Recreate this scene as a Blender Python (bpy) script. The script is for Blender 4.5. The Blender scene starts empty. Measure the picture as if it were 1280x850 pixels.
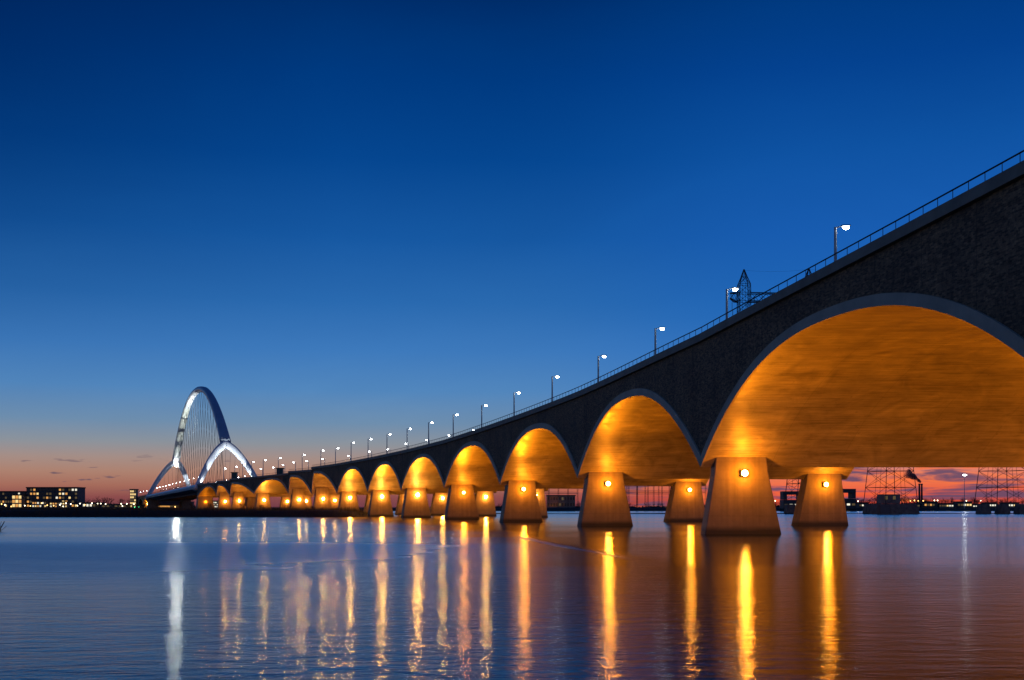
import bpy, math, random
from mathutils import Vector, noise
random.seed(7)
sc = bpy.context.scene
COL = sc.collection
F = 1440.0; HZ = 635.0; CH = 2.26

# ------------------------------------------------------------------ helpers
def lin(r, g, b):
    f = lambda c: (c/255/12.92) if c/255 <= .04045 else ((c/255+.055)/1.055)**2.4
    return (f(r), f(g), f(b), 1)

def tag(o, label=None, cat=None, group=None, kind=None):
    if label: o['label'] = label
    if cat: o['category'] = cat
    if group: o['group'] = group
    if kind: o['kind'] = kind
    return o

def empty(name, loc=(0, 0, 0), rz=0, parent=None):
    o = bpy.data.objects.new(name, None); COL.objects.link(o)
    o.location = loc; o.rotation_euler = (0, 0, rz); o.empty_display_size = .5
    if parent: o.parent = parent
    return o

def copy_tree(o, parent=None):
    c = o.copy(); COL.objects.link(c)
    if parent: c.parent = parent
    for ch in list(o.children): copy_tree(ch, c)
    return c

class MB:
    def __init__(s): s.v = []; s.f = []; s.m = []; s.uv = []
    def face(s, pts, m=0, uv=None):
        b = len(s.v); s.v += [tuple(p) for p in pts]
        s.f.append(tuple(range(b, b+len(pts)))); s.m.append(m)
        s.uv.append(uv or [(0, 0)]*len(pts))
    def box(s, c, size, ax=None, m=0):
        ax = ax or (Vector((1, 0, 0)), Vector((0, 1, 0)), Vector((0, 0, 1)))
        c = Vector(c); P = []
        for k in (-1, 1):
            for j in (-1, 1):
                for i in (-1, 1):
                    P.append(c+ax[0]*(i*size[0]/2)+ax[1]*(j*size[1]/2)+ax[2]*(k*size[2]/2))
        b = len(s.v); s.v += [tuple(p) for p in P]
        for q in ((0, 2, 3, 1), (4, 5, 7, 6), (0, 1, 5, 4), (2, 6, 7, 3), (0, 4, 6, 2), (1, 3, 7, 5)):
            s.f.append(tuple(b+i for i in q)); s.m.append(m); s.uv.append([(0, 0)]*4)
    def hexa(s, lo, hi, m=0):           # lo, hi: 4 corners each, same winding
        b = len(s.v); s.v += [tuple(p) for p in lo]+[tuple(p) for p in hi]
        fs = [(3, 2, 1, 0), (4, 5, 6, 7)]+[(i, (i+1) % 4, 4+(i+1) % 4, 4+i) for i in range(4)]
        for q in fs: s.f.append(tuple(b+i for i in q)); s.m.append(m); s.uv.append([(0, 0)]*4)
    def tube(s, pts, r, n=6, m=0, cap=True):
        pts = [Vector(p) for p in pts]
        rs = r if isinstance(r, (list, tuple)) else [r]*len(pts)
        b = len(s.v)
        for i, p in enumerate(pts):
            d = (pts[min(i+1, len(pts)-1)]-pts[max(i-1, 0)]).normalized()
            up = Vector((0, 0, 1)) if abs(d.z) < .9 else Vector((0, 1, 0))
            a = d.cross(up).normalized(); c = a.cross(d)
            for k in range(n):
                t = 2*math.pi*k/n
                s.v.append(tuple(p+a*(rs[i]*math.cos(t))+c*(rs[i]*math.sin(t))))
        for i in range(len(pts)-1):
            for k in range(n):
                s.f.append((b+i*n+k, b+i*n+(k+1) % n, b+(i+1)*n+(k+1) % n, b+(i+1)*n+k)); s.m.append(m); s.uv.append([(0, 0)]*4)
        if cap:
            s.f.append(tuple(b+k for k in range(n))[::-1]); s.m.append(m); s.uv.append([(0, 0)]*n)
            s.f.append(tuple(b+(len(pts)-1)*n+k for k in range(n))); s.m.append(m); s.uv.append([(0, 0)]*n)
    def grid(s, rows, m=0, uvs=None):
        b = len(s.v); w = len(rows[0])
        for r in rows: s.v += [tuple(p) for p in r]
        for i in range(len(rows)-1):
            for j in range(w-1):
                s.f.append((b+i*w+j, b+i*w+j+1, b+(i+1)*w+j+1, b+(i+1)*w+j)); s.m.append(m)
                s.uv.append([uvs[i][j], uvs[i][j+1], uvs[i+1][j+1], uvs[i+1][j]] if uvs else [(0, 0)]*4)
    def build(s, name, mats, parent=None, smooth=False):
        me = bpy.data.meshes.new(name); me.from_pydata(s.v, [], s.f)
        for mt in (mats if isinstance(mats, (list, tuple)) else [mats]): me.materials.append(mt)
        me.polygons.foreach_set('material_index', s.m)
        uvl = me.uv_layers.new(name='UV')
        flat = [c for f in s.uv for p in f for c in p]
        uvl.data.foreach_set('uv', flat)
        if smooth: me.polygons.foreach_set('use_smooth', [True]*len(s.f))
        me.update()
        o = bpy.data.objects.new(name, me); COL.objects.link(o)
        if parent: o.parent = parent
        return o

# ------------------------------------------------------------------ materials
def newmat(name):
    m = bpy.data.materials.new(name); m.use_nodes = True
    nt = m.node_tree; nt.nodes.clear()
    out = nt.nodes.new('ShaderNodeOutputMaterial')
    return m, nt, out

class NT:
    def __init__(s, nt): s.nt = nt
    def n(s, t, ins=None, **kw):
        nd = s.nt.nodes.new(t)
        for k, v in kw.items(): setattr(nd, k, v)
        for k, v in (ins or {}).items():
            if isinstance(v, bpy.types.NodeSocket): s.nt.links.new(v, nd.inputs[k])
            else: nd.inputs[k].default_value = v
        return nd
    def math(s, op, a, b=0.0, c=0.0, clamp=False):
        return s.n('ShaderNodeMath', {0: a, 1: b, 2: c}, operation=op, use_clamp=clamp).outputs[0]
    def mix(s, f, a, b, bt='MIX'):
        nd = s.nt.nodes.new('ShaderNodeMix'); nd.data_type = 'RGBA'; nd.blend_type = bt
        for i, v in ((0, f), (6, a), (7, b)):
            if isinstance(v, bpy.types.NodeSocket): s.nt.links.new(v, nd.inputs[i])
            else: nd.inputs[i].default_value = v
        return nd.outputs[2]
    def ramp(s, f, stops, interp='LINEAR'):
        nd = s.nt.nodes.new('ShaderNodeValToRGB'); s.nt.links.new(f, nd.inputs[0])
        cr = nd.color_ramp; cr.interpolation = interp
        while len(cr.elements) < len(stops): cr.elements.new(.5)
        for e, (p, c) in zip(cr.elements, stops): e.position = p; e.color = c
        return nd.outputs[0]
    def mr(s, v, a, b, c=0., d=1., smooth=False):
        nd = s.n('ShaderNodeMapRange', {0: v, 1: a, 2: b, 3: c, 4: d}, clamp=True)
        if smooth: nd.interpolation_type = 'SMOOTHSTEP'
        return nd.outputs[0]

def surf(name, col, rough=.7, metal=0., var=.25, scale=1.5, bump=.0, bscale=20., coord='Object'):
    m, nt, out = newmat(name); k = NT(nt)
    tc = k.n('ShaderNodeTexCoord').outputs[coord]
    nz = k.n('ShaderNodeTexNoise', {'Vector': tc, 'Scale': scale, 'Detail': 6., 'Roughness': .6}).outputs[0]
    c1 = tuple(x*(1-var) for x in col[:3])+(1,); c2 = tuple(min(1, x*(1+var)) for x in col[:3])+(1,)
    c = k.ramp(nz, [(.3, c1), (.7, c2)])
    p = k.n('ShaderNodeBsdfPrincipled', {'Base Color': c, 'Roughness': rough, 'Metallic': metal})
    if bump:
        bz = k.n('ShaderNodeTexNoise', {'Vector': tc, 'Scale': bscale, 'Detail': 4.}).outputs[0]
        b = k.n('ShaderNodeBump', {'Height': bz, 'Strength': bump, 'Distance': .05})
        nt.links.new(b.outputs[0], p.inputs['Normal'])
    nt.links.new(p.outputs[0], out.inputs[0])
    return m

def emit(name, col, st):
    m, nt, out = newmat(name); k = NT(nt)
    e = k.n('ShaderNodeEmission', {'Color': col, 'Strength': st})
    nt.links.new(e.outputs[0], out.inputs[0])
    return m

def brick_mat():
    m, nt, out = newmat('brick_dark'); k = NT(nt)
    uv = k.n('ShaderNodeTexCoord').outputs['UV']
    br = k.n('ShaderNodeTexBrick', {'Vector': uv, 'Color1': (.11, .066, .034, 1), 'Color2': (.42, .25, .13, 1), 'Mortar': (.21, .145, .085, 1),
                                     'Scale': 1., 'Mortar Size': .010, 'Brick Width': .32, 'Row Height': .10, 'Bias': -.1})
    n1 = k.n('ShaderNodeTexNoise', {'Vector': uv, 'Scale': .22, 'Detail': 5., 'Roughness': .65}).outputs[0]
    n2 = k.n('ShaderNodeTexNoise', {'Vector': uv, 'Scale': 3.1, 'Detail': 3., 'Roughness': .7}).outputs[0]
    mp = k.n('ShaderNodeMapping', {'Vector': uv, 'Scale': (2.2, .12, 1)}).outputs[0]
    n3 = k.n('ShaderNodeTexNoise', {'Vector': mp, 'Scale': 1., 'Detail': 4.}).outputs[0]
    c = k.mix(1., br.outputs[0], k.ramp(n1, [(.3, (.55, .55, .58, 1)), (.7, (1.35, 1.3, 1.25, 1))]), 'MULTIPLY')
    c = k.mix(1., c, k.ramp(n2, [(.32, (.45, .45, .45, 1)), (.68, (1.5, 1.5, 1.5, 1))]), 'MULTIPLY')
    c = k.mix(.6, c, k.ramp(n3, [(.35, (.7, .7, .72, 1)), (.7, (1.25, 1.25, 1.25, 1))]), 'MULTIPLY')
    # movement joints every 7 m
    sx = k.n('ShaderNodeSeparateXYZ', {0: uv}).outputs[0]
    fr = k.math('ABSOLUTE', k.math('SUBTRACT', k.math('FRACT', k.math('DIVIDE', sx, 5.3)), .5))
    j = k.math('LESS_THAN', fr, .006)
    c = k.mix(k.math('MULTIPLY', j, .5), c, (.02, .016, .012, 1))
    p = k.n('ShaderNodeBsdfPrincipled', {'Base Color': c, 'Roughness': .8})
    b = k.n('ShaderNodeBump', {'Height': k.math('ADD', br.outputs[1], n2), 'Strength': .5, 'Distance': .04})
    nt.links.new(b.outputs[0], p.inputs['Normal']); nt.links.new(p.outputs[0], out.inputs[0])
    return m

def vault_mat():
    m, nt, out = newmat('vault_concrete'); k = NT(nt)
    uv = k.n('ShaderNodeTexCoord').outputs['UV']
    mp = k.n('ShaderNodeMapping', {'Vector': uv, 'Scale': (1.6, .10, 1)}).outputs[0]
    n1 = k.n('ShaderNodeTexNoise', {'Vector': mp, 'Scale': 1., 'Detail': 8., 'Roughness': .7}).outputs[0]
    n2 = k.n('ShaderNodeTexNoise', {'Vector': uv, 'Scale': .35, 'Detail': 6., 'Roughness': .65, 'Distortion': 1.2}).outputs[0]
    mp3 = k.n('ShaderNodeMapping', {'Vector': uv, 'Rotation': (0, 0, .5), 'Scale': (.7, .12, 1)}).outputs[0]
    n4 = k.n('ShaderNodeTexNoise', {'Vector': mp3, 'Scale': 1.3, 'Detail': 7., 'Roughness': .72}).outputs[0]
    c = k.ramp(n1, [(.28, (.30, .25, .19, 1)), (.42, (.43, .37, .285, 1)), (.6, (.50, .44, .34, 1)), (.75, (.62, .55, .43, 1))])
    c = k.mix(1., c, k.ramp(n2, [(.3, (.66, .66, .66, 1)), (.7, (1.12, 1.12, 1.12, 1))]), 'MULTIPLY')
    c = k.mix(.7, c, k.ramp(n4, [(.38, (.7, .7, .7, 1)), (.62, (1.15, 1.15, 1.15, 1))]), 'MULTIPLY')
    n6 = k.n('ShaderNodeTexNoise', {'Vector': k.n('ShaderNodeMapping', {'Vector': uv, 'Scale': (7.0, .22, 1)}).outputs[0], 'Scale': 1., 'Detail': 4., 'Roughness': .7}).outputs[0]
    c = k.mix(1., c, k.ramp(n6, [(.36, (.72, .72, .72, 1)), (.5, (1, 1, 1, 1)), (.66, (1.12, 1.12, 1.12, 1))]), 'MULTIPLY')
    st_ = k.n('ShaderNodeTexNoise', {'Vector': uv, 'Scale': 2.3, 'Detail': 2.}).outputs[0]
    c = k.mix(k.mr(st_, .68, .74, 0, .45), c, (.14, .12, .09, 1))
    sx = k.n('ShaderNodeSeparateXYZ', {0: uv})
    fr = k.math('FRACT', k.math('DIVIDE', sx.outputs[0], .61))
    jn = k.math('LESS_THAN', fr, .03)
    fr2 = k.math('FRACT', k.math('DIVIDE', sx.outputs[1], 5.9))
    jn2 = k.math('LESS_THAN', fr2, .008)
    c = k.mix(k.math('MULTIPLY', k.math('MAXIMUM', jn, jn2), .30), c, (.1, .09, .08, 1))
    p = k.n('ShaderNodeBsdfPrincipled', {'Base Color': c, 'Roughness': k.mr(n2, .3, .7, .32, .62)})
    bz = k.n('ShaderNodeTexNoise', {'Vector': k.n('ShaderNodeMapping', {'Vector': uv, 'Scale': (2.5, .3, 1)}).outputs[0], 'Scale': 1., 'Detail': 5.}).outputs[0]
    hgt = k.math('SUBTRACT', bz, k.math('MULTIPLY', jn, .5))
    b = k.n('ShaderNodeBump', {'Height': hgt, 'Strength': .35, 'Distance': .08})
    nt.links.new(b.outputs[0], p.inputs['Normal']); nt.links.new(p.outputs[0], out.inputs[0])
    return m

def pier_mat():
    m, nt, out = newmat('pier_concrete'); k = NT(nt)
    g = k.n('ShaderNodeNewGeometry').outputs['Position']
    mp = k.n('ShaderNodeMapping', {'Vector': g, 'Scale': (1.5, 1.5, .15)}).outputs[0]
    n1 = k.n('ShaderNodeTexNoise', {'Vector': mp, 'Scale': 1., 'Detail': 7., 'Roughness': .65}).outputs[0]
    n2 = k.n('ShaderNodeTexNoise', {'Vector': g, 'Scale': .8, 'Detail': 8., 'Roughness': .7}).outputs[0]
    c = k.ramp(n1, [(.3, (.195, .16, .115, 1)), (.7, (.245, .205, .15, 1))])
    c = k.mix(1., c, k.ramp(n2, [(.3, (.75, .75, .75, 1)), (.7, (1.1, 1.1, 1.1, 1))]), 'MULTIPLY')
    z = k.n('ShaderNodeSeparateXYZ', {0: g}).outputs[2]
    fz = k.math('FRACT', k.math('DIVIDE', z, 1.55))
    lj = k.math('LESS_THAN', fz, .035)
    c = k.mix(k.math('MULTIPLY', lj, .22), c, (.05, .045, .04, 1))
    mp4 = k.n('ShaderNodeMapping', {'Vector': g, 'Scale': (2.6, 2.6, .07)}).outputs[0]
    n5 = k.n('ShaderNodeTexNoise', {'Vector': mp4, 'Scale': 1., 'Detail': 3.}).outputs[0]
    c = k.mix(1., c, k.ramp(n5, [(.34, (.86, .86, .86, 1)), (.55, (1, 1, 1, 1)), (.72, (1.08, 1.08, 1.08, 1))]), 'MULTIPLY')
    wet = k.mr(k.math('ADD', z, k.math('MULTIPLY', n2, -.4)), .1, .55)
    c = k.mix(wet, (.035, .034, .028, 1), c)
    p = k.n('ShaderNodeBsdfPrincipled', {'Base Color': c, 'Roughness': .6})
    b = k.n('ShaderNodeBump', {'Height': n2, 'Strength': .25, 'Distance': .05})
    nt.links.new(b.outputs[0], p.inputs['Normal']); nt.links.new(p.outputs[0], out.inputs[0])
    return m

def water_mat():
    m, nt, out = newmat('river_water'); k = NT(nt)
    g = k.n('ShaderNodeNewGeometry').outputs['Position']
    sp = k.n('ShaderNodeSeparateXYZ', {0: g})
    # long calm and ruffled bands across the stream
    mpb = k.n('ShaderNodeMapping', {'Vector': g, 'Scale': (.004, .045, 1)}).outputs[0]
    band = k.n('ShaderNodeTexNoise', {'Vector': mpb, 'Scale': 1., 'Detail': 4., 'Roughness': .6}).outputs[0]
    # ruffled patch between the far shore and the near calm water
    mpw = k.n('ShaderNodeMapping', {'Vector': g, 'Scale': (.03, .02, 1)}).outputs[0]
    wob = k.n('ShaderNodeTexNoise', {'Vector': mpw, 'Scale': 1., 'Detail': 3.}).outputs[0]
    yy = k.math('ADD', sp.outputs[1], k.math('MULTIPLY', k.math('SUBTRACT', wob, .5), 22.))
    patch = k.math('MULTIPLY', k.mr(yy, 24., 50., 0, 1, True), k.mr(yy, 62., 82., 1, 0, True))
    rightoff = k.mr(sp.outputs[0], -14., 6., 1, 0, True)
    patch = k.math('MULTIPLY', patch, rightoff)
    w1 = k.n('ShaderNodeTexNoise', {'Vector': k.n('ShaderNodeMapping', {'Vector': g, 'Scale': (.9, 2.0, 1)}).outputs[0], 'Scale': 1.0, 'Detail': 5., 'Roughness': .62, 'Distortion': .4}).outputs[0]
    w2 = k.n('ShaderNodeTexNoise', {'Vector': k.n('ShaderNodeMapping', {'Vector': g, 'Scale': (.10, .42, 1)}).outputs[0], 'Scale': 1.0, 'Detail': 3., 'Roughness': .5}).outputs[0]
    w3 = k.n('ShaderNodeTexNoise', {'Vector': k.n('ShaderNodeMapping', {'Vector': g, 'Scale': (3.2, 6.5, 1)}).outputs[0], 'Scale': 1.0, 'Detail': 3., 'Roughness': .6}).outputs[0]
    hgt = k.math('ADD', k.math('MULTIPLY', w2, k.mr(sp.outputs[1], 25., 120., .035, .012)), k.math('MULTIPLY', w1, k.math('ADD', k.math('MULTIPLY', patch, .05), k.mr(sp.outputs[1], 18., 70., .044, .010))))
    hgt = k.math('ADD', hgt, k.math('MULTIPLY', w3, k.mr(sp.outputs[1], 12., 45., .011, .0)))
    bmp = k.n('ShaderNodeBump', {'Height': hgt, 'Strength': .55, 'Distance': 1.})
    ro = k.math('ADD', k.math('MULTIPLY', k.mr(band, .3, .7), .08), k.math('MULTIPLY', patch, .12))
    dline = k.math('ADD', k.math('SUBTRACT', sp.outputs[0], k.math('SUBTRACT', 12.1, k.math('MULTIPLY', sp.outputs[1], .112))), k.math('MULTIPLY', k.math('SUBTRACT', wob, .5), 5.))
    zone = k.math('MULTIPLY', k.mr(dline, -.7, .9, 0, 1, True), k.math('MULTIPLY', k.mr(sp.outputs[1], 41., 50., 0, 1, True), k.mr(sp.outputs[1], 330., 220., 0, 1, True)))
    crest = k.math('MULTIPLY', k.mr(k.math('ABSOLUTE', k.math('ADD', dline, 1.1)), .0, .9, 1, 0, True), k.math('MULTIPLY', k.mr(sp.outputs[1], 46., 54., 0, 1), k.mr(sp.outputs[1], 100., 82., 0, 1)))
    ro = k.math('ADD', k.math('MULTIPLY', crest, .07), ro)
    ro = k.math('SUBTRACT', ro, k.math('MULTIPLY', zone, .06))
    ro = k.math('ADD', ro, k.mr(sp.outputs[1], 16., 70., .10, .19))
    fz = k.n('ShaderNodeFresnel', {'IOR': 1.333, 'Normal': bmp.outputs[0]}).outputs[0]
    gl = k.n('ShaderNodeBsdfAnisotropic', {'Color': (.80, .86, .87, 1), 'Roughness': ro, 'Normal': bmp.outputs[0]}, distribution='BECKMANN')
    df = k.n('ShaderNodeBsdfDiffuse', {'Color': (.004, .024, .034, 1)})
    mx = k.n('ShaderNodeMixShader', {0: fz, 1: df.outputs[0], 2: gl.outputs[0]})
    nt.links.new(mx.outputs[0], out.inputs[0])
    return m

M = {}
M['brick'] = brick_mat(); M['vault'] = vault_mat(); M['pier'] = pier_mat(); M['water'] = water_mat()
M['conc'] = surf('grey_concrete', (.27, .24, .18), .7, 0, .22, .7, .2, 12)
M['band'] = surf('arch_band_concrete', (.46, .41, .31), .65, 0, .2, .5, .15, 9)
M['asphalt'] = surf('asphalt', (.05, .05, .05), .85, 0, .3, 2, .2, 30)
M['rail'] = surf('rail_steel', (.04, .045, .055), .45, .6, .2, 3)
M['pole'] = surf('galvanised_pole', (.62, .62, .62), .5, 0., .15, 3)
M['housing'] = surf('lamp_housing', (.10, .10, .11), .5, .4, .2, 4)
M['steelw'] = surf('white_painted_steel', (.72, .76, .82), .38, 0, .14, .25, .05, 2)
M['steelb'] = surf('arch_rib_steel', (.42, .47, .55), .35, 0, .12, .25, .05, 2)
M['cable'] = surf('cable_steel', (.06, .06, .065), .4, .5, .1, 1)
M['girder'] = surf('dark_girder', (.07, .075, .085), .6, .2, .3, .6)
M['pylon'] = surf('pylon_steel', (.035, .04, .045), .6, .3, .2, 1)
M['land'] = surf('bank_soil', (.016, .015, .010), .95, 0, .4, .15, .4, 2)
M['reed'] = surf('reed_leaf', (.060, .050, .026), .9, 0, .5, .3)
M['tree'] = surf('bare_wood', (.030, .026, .026), .9, 0, .4, .2)
M['wallA'] = surf('office_cladding', (.05, .055, .065), .6, 0, .3, .3)
M['wallB'] = surf('pale_render', (.20, .19, .17), .8, 0, .3, .3)
M['stone'] = surf('dark_stone', (.15, .135, .115), .85, 0, .45, .6, .5, 2)
M['roof'] = surf('roof_felt', (.04, .035, .04), .8, 0, .3, .5)
M['darkglass'] = surf('dark_glass', (.02, .03, .04), .08, 0, .2, 1)
M['green'] = surf('green_cabinet', (.03, .10, .09), .5, .1, .2, 2)
M['sodium'] = emit('sodium_lens', (1, .47, .08, 1), 100.)
M['sodium_far'] = emit('bright_sodium_lens', (1, .47, .08, 1), 420.)
M['led'] = emit('white_lens', (.93, .97, 1, 1), 55.)
M['ledfar'] = emit('white_far_lens', (1, .86, .60, 1), 5.)
M['warmfar'] = emit('warm_far_lens', (1, .55, .16, 1), 4.5)
M['redfar'] = emit('red_far_lens', (1, .04, .03, 1), 7.)
M['greenfar'] = emit('green_far_lens', (.05, 1, .35, 1), 4.)
M['winY'] = emit('lit_window_yellow', (1, .70, .28, 1), 1.1)
M['winW'] = emit('lit_window_white', (1, .93, .74, 1), 1.0)
M['winO'] = emit('lit_window_orange', (1, .46, .12, 1), .8)
M['winD'] = emit('dim_window', (1, .7, .35, 1), .10)

# ------------------------------------------------------------------ bridge line in plan
ROW = [(34.6, 6.0), (26.3, 51.5), (16.5, 100.0), (8.2, 142.0), (-1.8, 183.0), (-13.0, 223.0), (-25.1, 262.0), (-37.5, 300.0),
       (-51.2, 338.0), (-65.1, 375.0), (-79.4, 410.0), (-98.4, 440.0), (-117.8, 482.0), (-133.2, 520.0), (-152.0, 557.0)]
SPRING = [5.6, 5.7, 5.8, 5.9, 5.9, 6.1, 6.2, 6.3, 6.5, 6.7, 7.0, 7.6, 7.0, 7.6, 7.3]
CROWN = [14.8, 14.9, 13.9, 13.4, 13.2, 12.9, 12.9, 13.0, 13.4, 13.2, 12.7, 12.2, 12.2, 12.1]
SKEW = [.5]*8+[.88, .92, .5, .9, .9, .42]
TOPA = [20.4, 19.5, 17.35, 16.55, 16.0, 15.4, 15.25, 15.3, 15.3, 14.8, 14.75, 14.2, 13.9, 13.9]   # coping top at the near end of each bay
TOPB = [19.5, 17.35, 16.55, 16.0, 15.4, 15.25, 15.3, 15.3, 15.6, 15.4, 14.2, 14.5, 14.5, 13.8]   # and at its far end
W = 35.0
NR = len(ROW)
R = [Vector((x, y, 0)) for x, y in ROW]
def tangent(i):
    a = R[max(i-1, 0)]; b = R[min(i+1, NR-1)]
    return (b-a).normalized()
def across(t): return Vector((t.y, -t.x, 0))
T = [across(tangent(i)) for i in range(NR)]
T[0] = across(Vector((-.02, .98, 0)).normalized()); T[1] = across(Vector((0, 1, 0))); T[2] = across(Vector((-.02, .98, 0)).normalized()); T[3] = across(Vector((-.16, .98, 0)).normalized())
# smooth plan curve
def cr(i, u):
    p0 = R[i-1] if i > 0 else R[0]*2-R[1]; p1 = R[i]; p2 = R[i+1]; p3 = R[i+2] if i+2 < NR else R[i+1]*2-R[i]
    return .5*((2*p1)+(p2-p0)*u+(2*p0-5*p1+4*p2-p3)*u*u+(3*p1-p0-3*p2+p3)*u**3)
def plan(i, u, v):
    c = cr(i, u); t = (T[i].lerp(T[i+1], u)).normalized()
    return c+t*(v*W)
def topz(i, u): return TOPA[i]*(1-u)+TOPB[i]*u
def prof(i, u):
    a = SKEW[i]; e = 2.3
    w = (a-u)/a if u < a else (u-a)/(1-a)
    sp = SPRING[i]*(1-u)+SPRING[i+1]*u
    return sp+(CROWN[i]-sp)*(1-w**e)
def usamples(i, n=44):
    a = SKEW[i]; out = []
    for k in range(n+1):                      # denser near the springings
        q = k/n; q = .5-.5*math.cos(math.pi*q); q = .55*q+.45*k/n
        out.append(q)
    if a != .5: out = sorted(set(out+[a, a+.25*(1-a), a+.5*(1-a), a+.75*(1-a), a+.9*(1-a)]))
    return out
SLEN = [0.]
for i in range(NR-1): SLEN.append(SLEN[-1]+(R[i+1]-R[i]).length)

viaduct = empty('arch_viaduct', (R[2].x, R[2].y, 0))
tag(viaduct, 'long curving viaduct of dark brick walls over orange lit arches standing in the river', 'bridge')
far_viaduct = empty('arch_viaduct', (-277, 864, 0))
tag(far_viaduct, 'short stretch of dark viaduct beyond the far foot of the white steel arch', 'bridge')

def rel(root): return root.location.copy()
def offs(mb, o):
    mb.v = [(x-o.x, y-o.y, z-o.z) for x, y, z in mb.v]; return mb

COPH = .66; BAND = .74
def bay(root, i, PL, pr, tz, ulist, s0, slen, width, far_coping=True):
    """one arch bay: vault, spandrel walls, arch bands, coping, road slab"""
    o = rel(root)
    # vault soffit
    mb = MB(); nv = 10
    rows = []; uvs = []
    arc = 0; last = None
    for u in ulist:
        p = PL(u, 0); z = pr(u)
        if last is not None: arc += math.hypot((p-last[0]).length, z-last[1])
        last = (p, z)
        rows.append([PL(u, j/nv)+Vector((0, 0, z)) for j in range(nv+1)])
        uvs.append([(arc+i*37.3, j/nv*width) for j in range(nv+1)])
    mb.grid(rows, 0, uvs)
    offs(mb, o).build('vault', M['vault'], root, smooth=True)
    # arch band on both faces
    for side, v in ((-1, 0.0), (1, 1.0)):
        mb = MB(); inner = []; outer = []
        n = len(ulist)
        P = [PL(u, v) for u in ulist]; Zs = [pr(u) for u in ulist]
        S = [0.]
        for a in range(1, n): S.append(S[-1]+(P[a]-P[a-1]).length)
        for a in range(n):
            b0 = max(a-1, 0); b1 = min(a+1, n-1)
            ds = S[b1]-S[b0]; dz = Zs[b1]-Zs[b0]; L = math.hypot(ds, dz)
            nx, nz = -dz/L*BAND, ds/L*BAND
            s2 = S[a]+nx; z2 = Zs[a]+nz
            s2 = min(max(s2, 0.0), S[-1])
            inner.append((S[a], Zs[a])); outer.append((s2, z2))
        def at(s):
            s = min(max(s, 0), S[-1]); b = 1
            while b < n-1 and S[b] < s: b += 1
            f = (s-S[b-1])/max(S[b]-S[b-1], 1e-6)
            uu = ulist[b-1]+(ulist[b]-ulist[b-1])*f
            return PL(uu, v), uu
        proud = .14
        tn = (PL(.5, 1)-PL(.5, 0)).normalized()*side
        F0 = []; F1 = []; G0 = []; G1 = []
        for (s, z), (s2, z2) in zip(inner, outer):
            p, _ = at(s); p2, _ = at(s2)
            F0.append(p+tn*proud+Vector((0, 0, z))); F1.append(p2+tn*proud+Vector((0, 0, z2)))
            G0.append(p-tn*.05+Vector((0, 0, z))); G1.append(p2-tn*.05+Vector((0, 0, z2)))
        mb.grid([F0, F1] if side < 0 else [F1, F0]); mb.grid([G0, F0]); mb.grid([F1, G1])
        offs(mb, o).build('arch_band', M['band'], root)
        # spandrel wall above the band
        mb = MB(); lo = []; hi = []; uvl = []; uvh = []
        zo = []
        for (s2, z2) in outer:
            p2, uu = at(s2); zt = max(tz(uu)-COPH+.02, z2+.01)
            lo.append(p2+Vector((0, 0, z2-.25))); hi.append(p2+Vector((0, 0, zt)))
            uvl.append((s0+s2, z2-.25)); uvh.append((s0+s2, zt))
        mb.grid([lo, hi] if side < 0 else [hi, lo], 0, [uvl, uvh] if side < 0 else [uvh, uvl])
        # solid wall under the band ends, down in the V between two arches
        offs(mb, o).build('spandrel_wall', M['brick'], root)
        # coping
        mb = MB(); ns = 12
        cs = [[], [], [], [], [], []]
        for a in range(ns+1):
            u = a/ns; p = PL(u, v); zt = tz(u)
            q0 = p+tn*.32; q1 = p-tn*.28
            cs[0].append(q1+Vector((0, 0, zt))); cs[1].append(q0+Vector((0, 0, zt))); cs[2].append(q0+Vector((0, 0, zt-COPH)))
            cs[3].append(q0-tn*.31+Vector((0, 0, zt-COPH-.03))); cs[4].append(q1+Vector((0, 0, zt-.6)))
        for a in range(4): mb.grid([cs[a], cs[a+1]] if side < 0 else [cs[a+1], cs[a]])
        mb.face([cs[a][0] for a in range(5)]); mb.face([cs[a][-1] for a in range(5)])
        offs(mb, o).build('coping', M['conc'], root)
        # railing
        mb = MB(); L = S[-1]; npost = max(2, round(L/1.45))
        rp = []
        for a in range(npost+1):
            u = a/npost; p = PL(u, v)+tn*.02; zt = tz(u)
            rp.append(p+Vector((0, 0, zt+.62)))
            if a < npost: mb.tube([p+Vector((0, 0, zt-.02)), p+Vector((0, 0, zt+.60))], .022, 4)
        mb.tube(rp, .045, 6)
        mb.tube([q-Vector((0, 0, .50)) for q in rp], .012, 4)
        offs(mb, o).build('railing', M['rail'], root)
    # slab
    mb = MB(); rows = []
    for a in range(13):
        u = a/12; rows.append([PL(u, j/4)+Vector((0, 0, tz(u)-.45)) for j in range(5)])
    mb.grid(rows)
    rows2 = [[p-Vector((0, 0, .7)) for p in r] for r in rows]
    mb.grid([r[::-1] for r in rows2])
    offs(mb, o).build('road_deck', M['asphalt'], root)

for i in range(NR-1):
    bay(viaduct, i, lambda u, v, i=i: plan(i, u, v), lambda u, i=i: prof(i, u), lambda u, i=i: topz(i, u), usamples(i), SLEN[i], SLEN[i+1]-SLEN[i], W)

# far stretch beyond the steel span
FR = [Vector((-262, 829, 0)), Vector((-278, 868, 0)), Vector((-294, 907, 0)), Vector((-311, 946, 0))]
ft = across((FR[3]-FR[0]).normalized())
for i in range(3):
    bay(far_viaduct, i, lambda u, v, i=i: FR[i].lerp(FR[i+1], u)+ft*(v*28), lambda u: 4.6+5.0*(1-abs(2*u-1)**2.3),
        lambda u, i=i: 11.9-.35*(i+u), [k/24 for k in range(25)], i*42, 42, 28)

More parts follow.
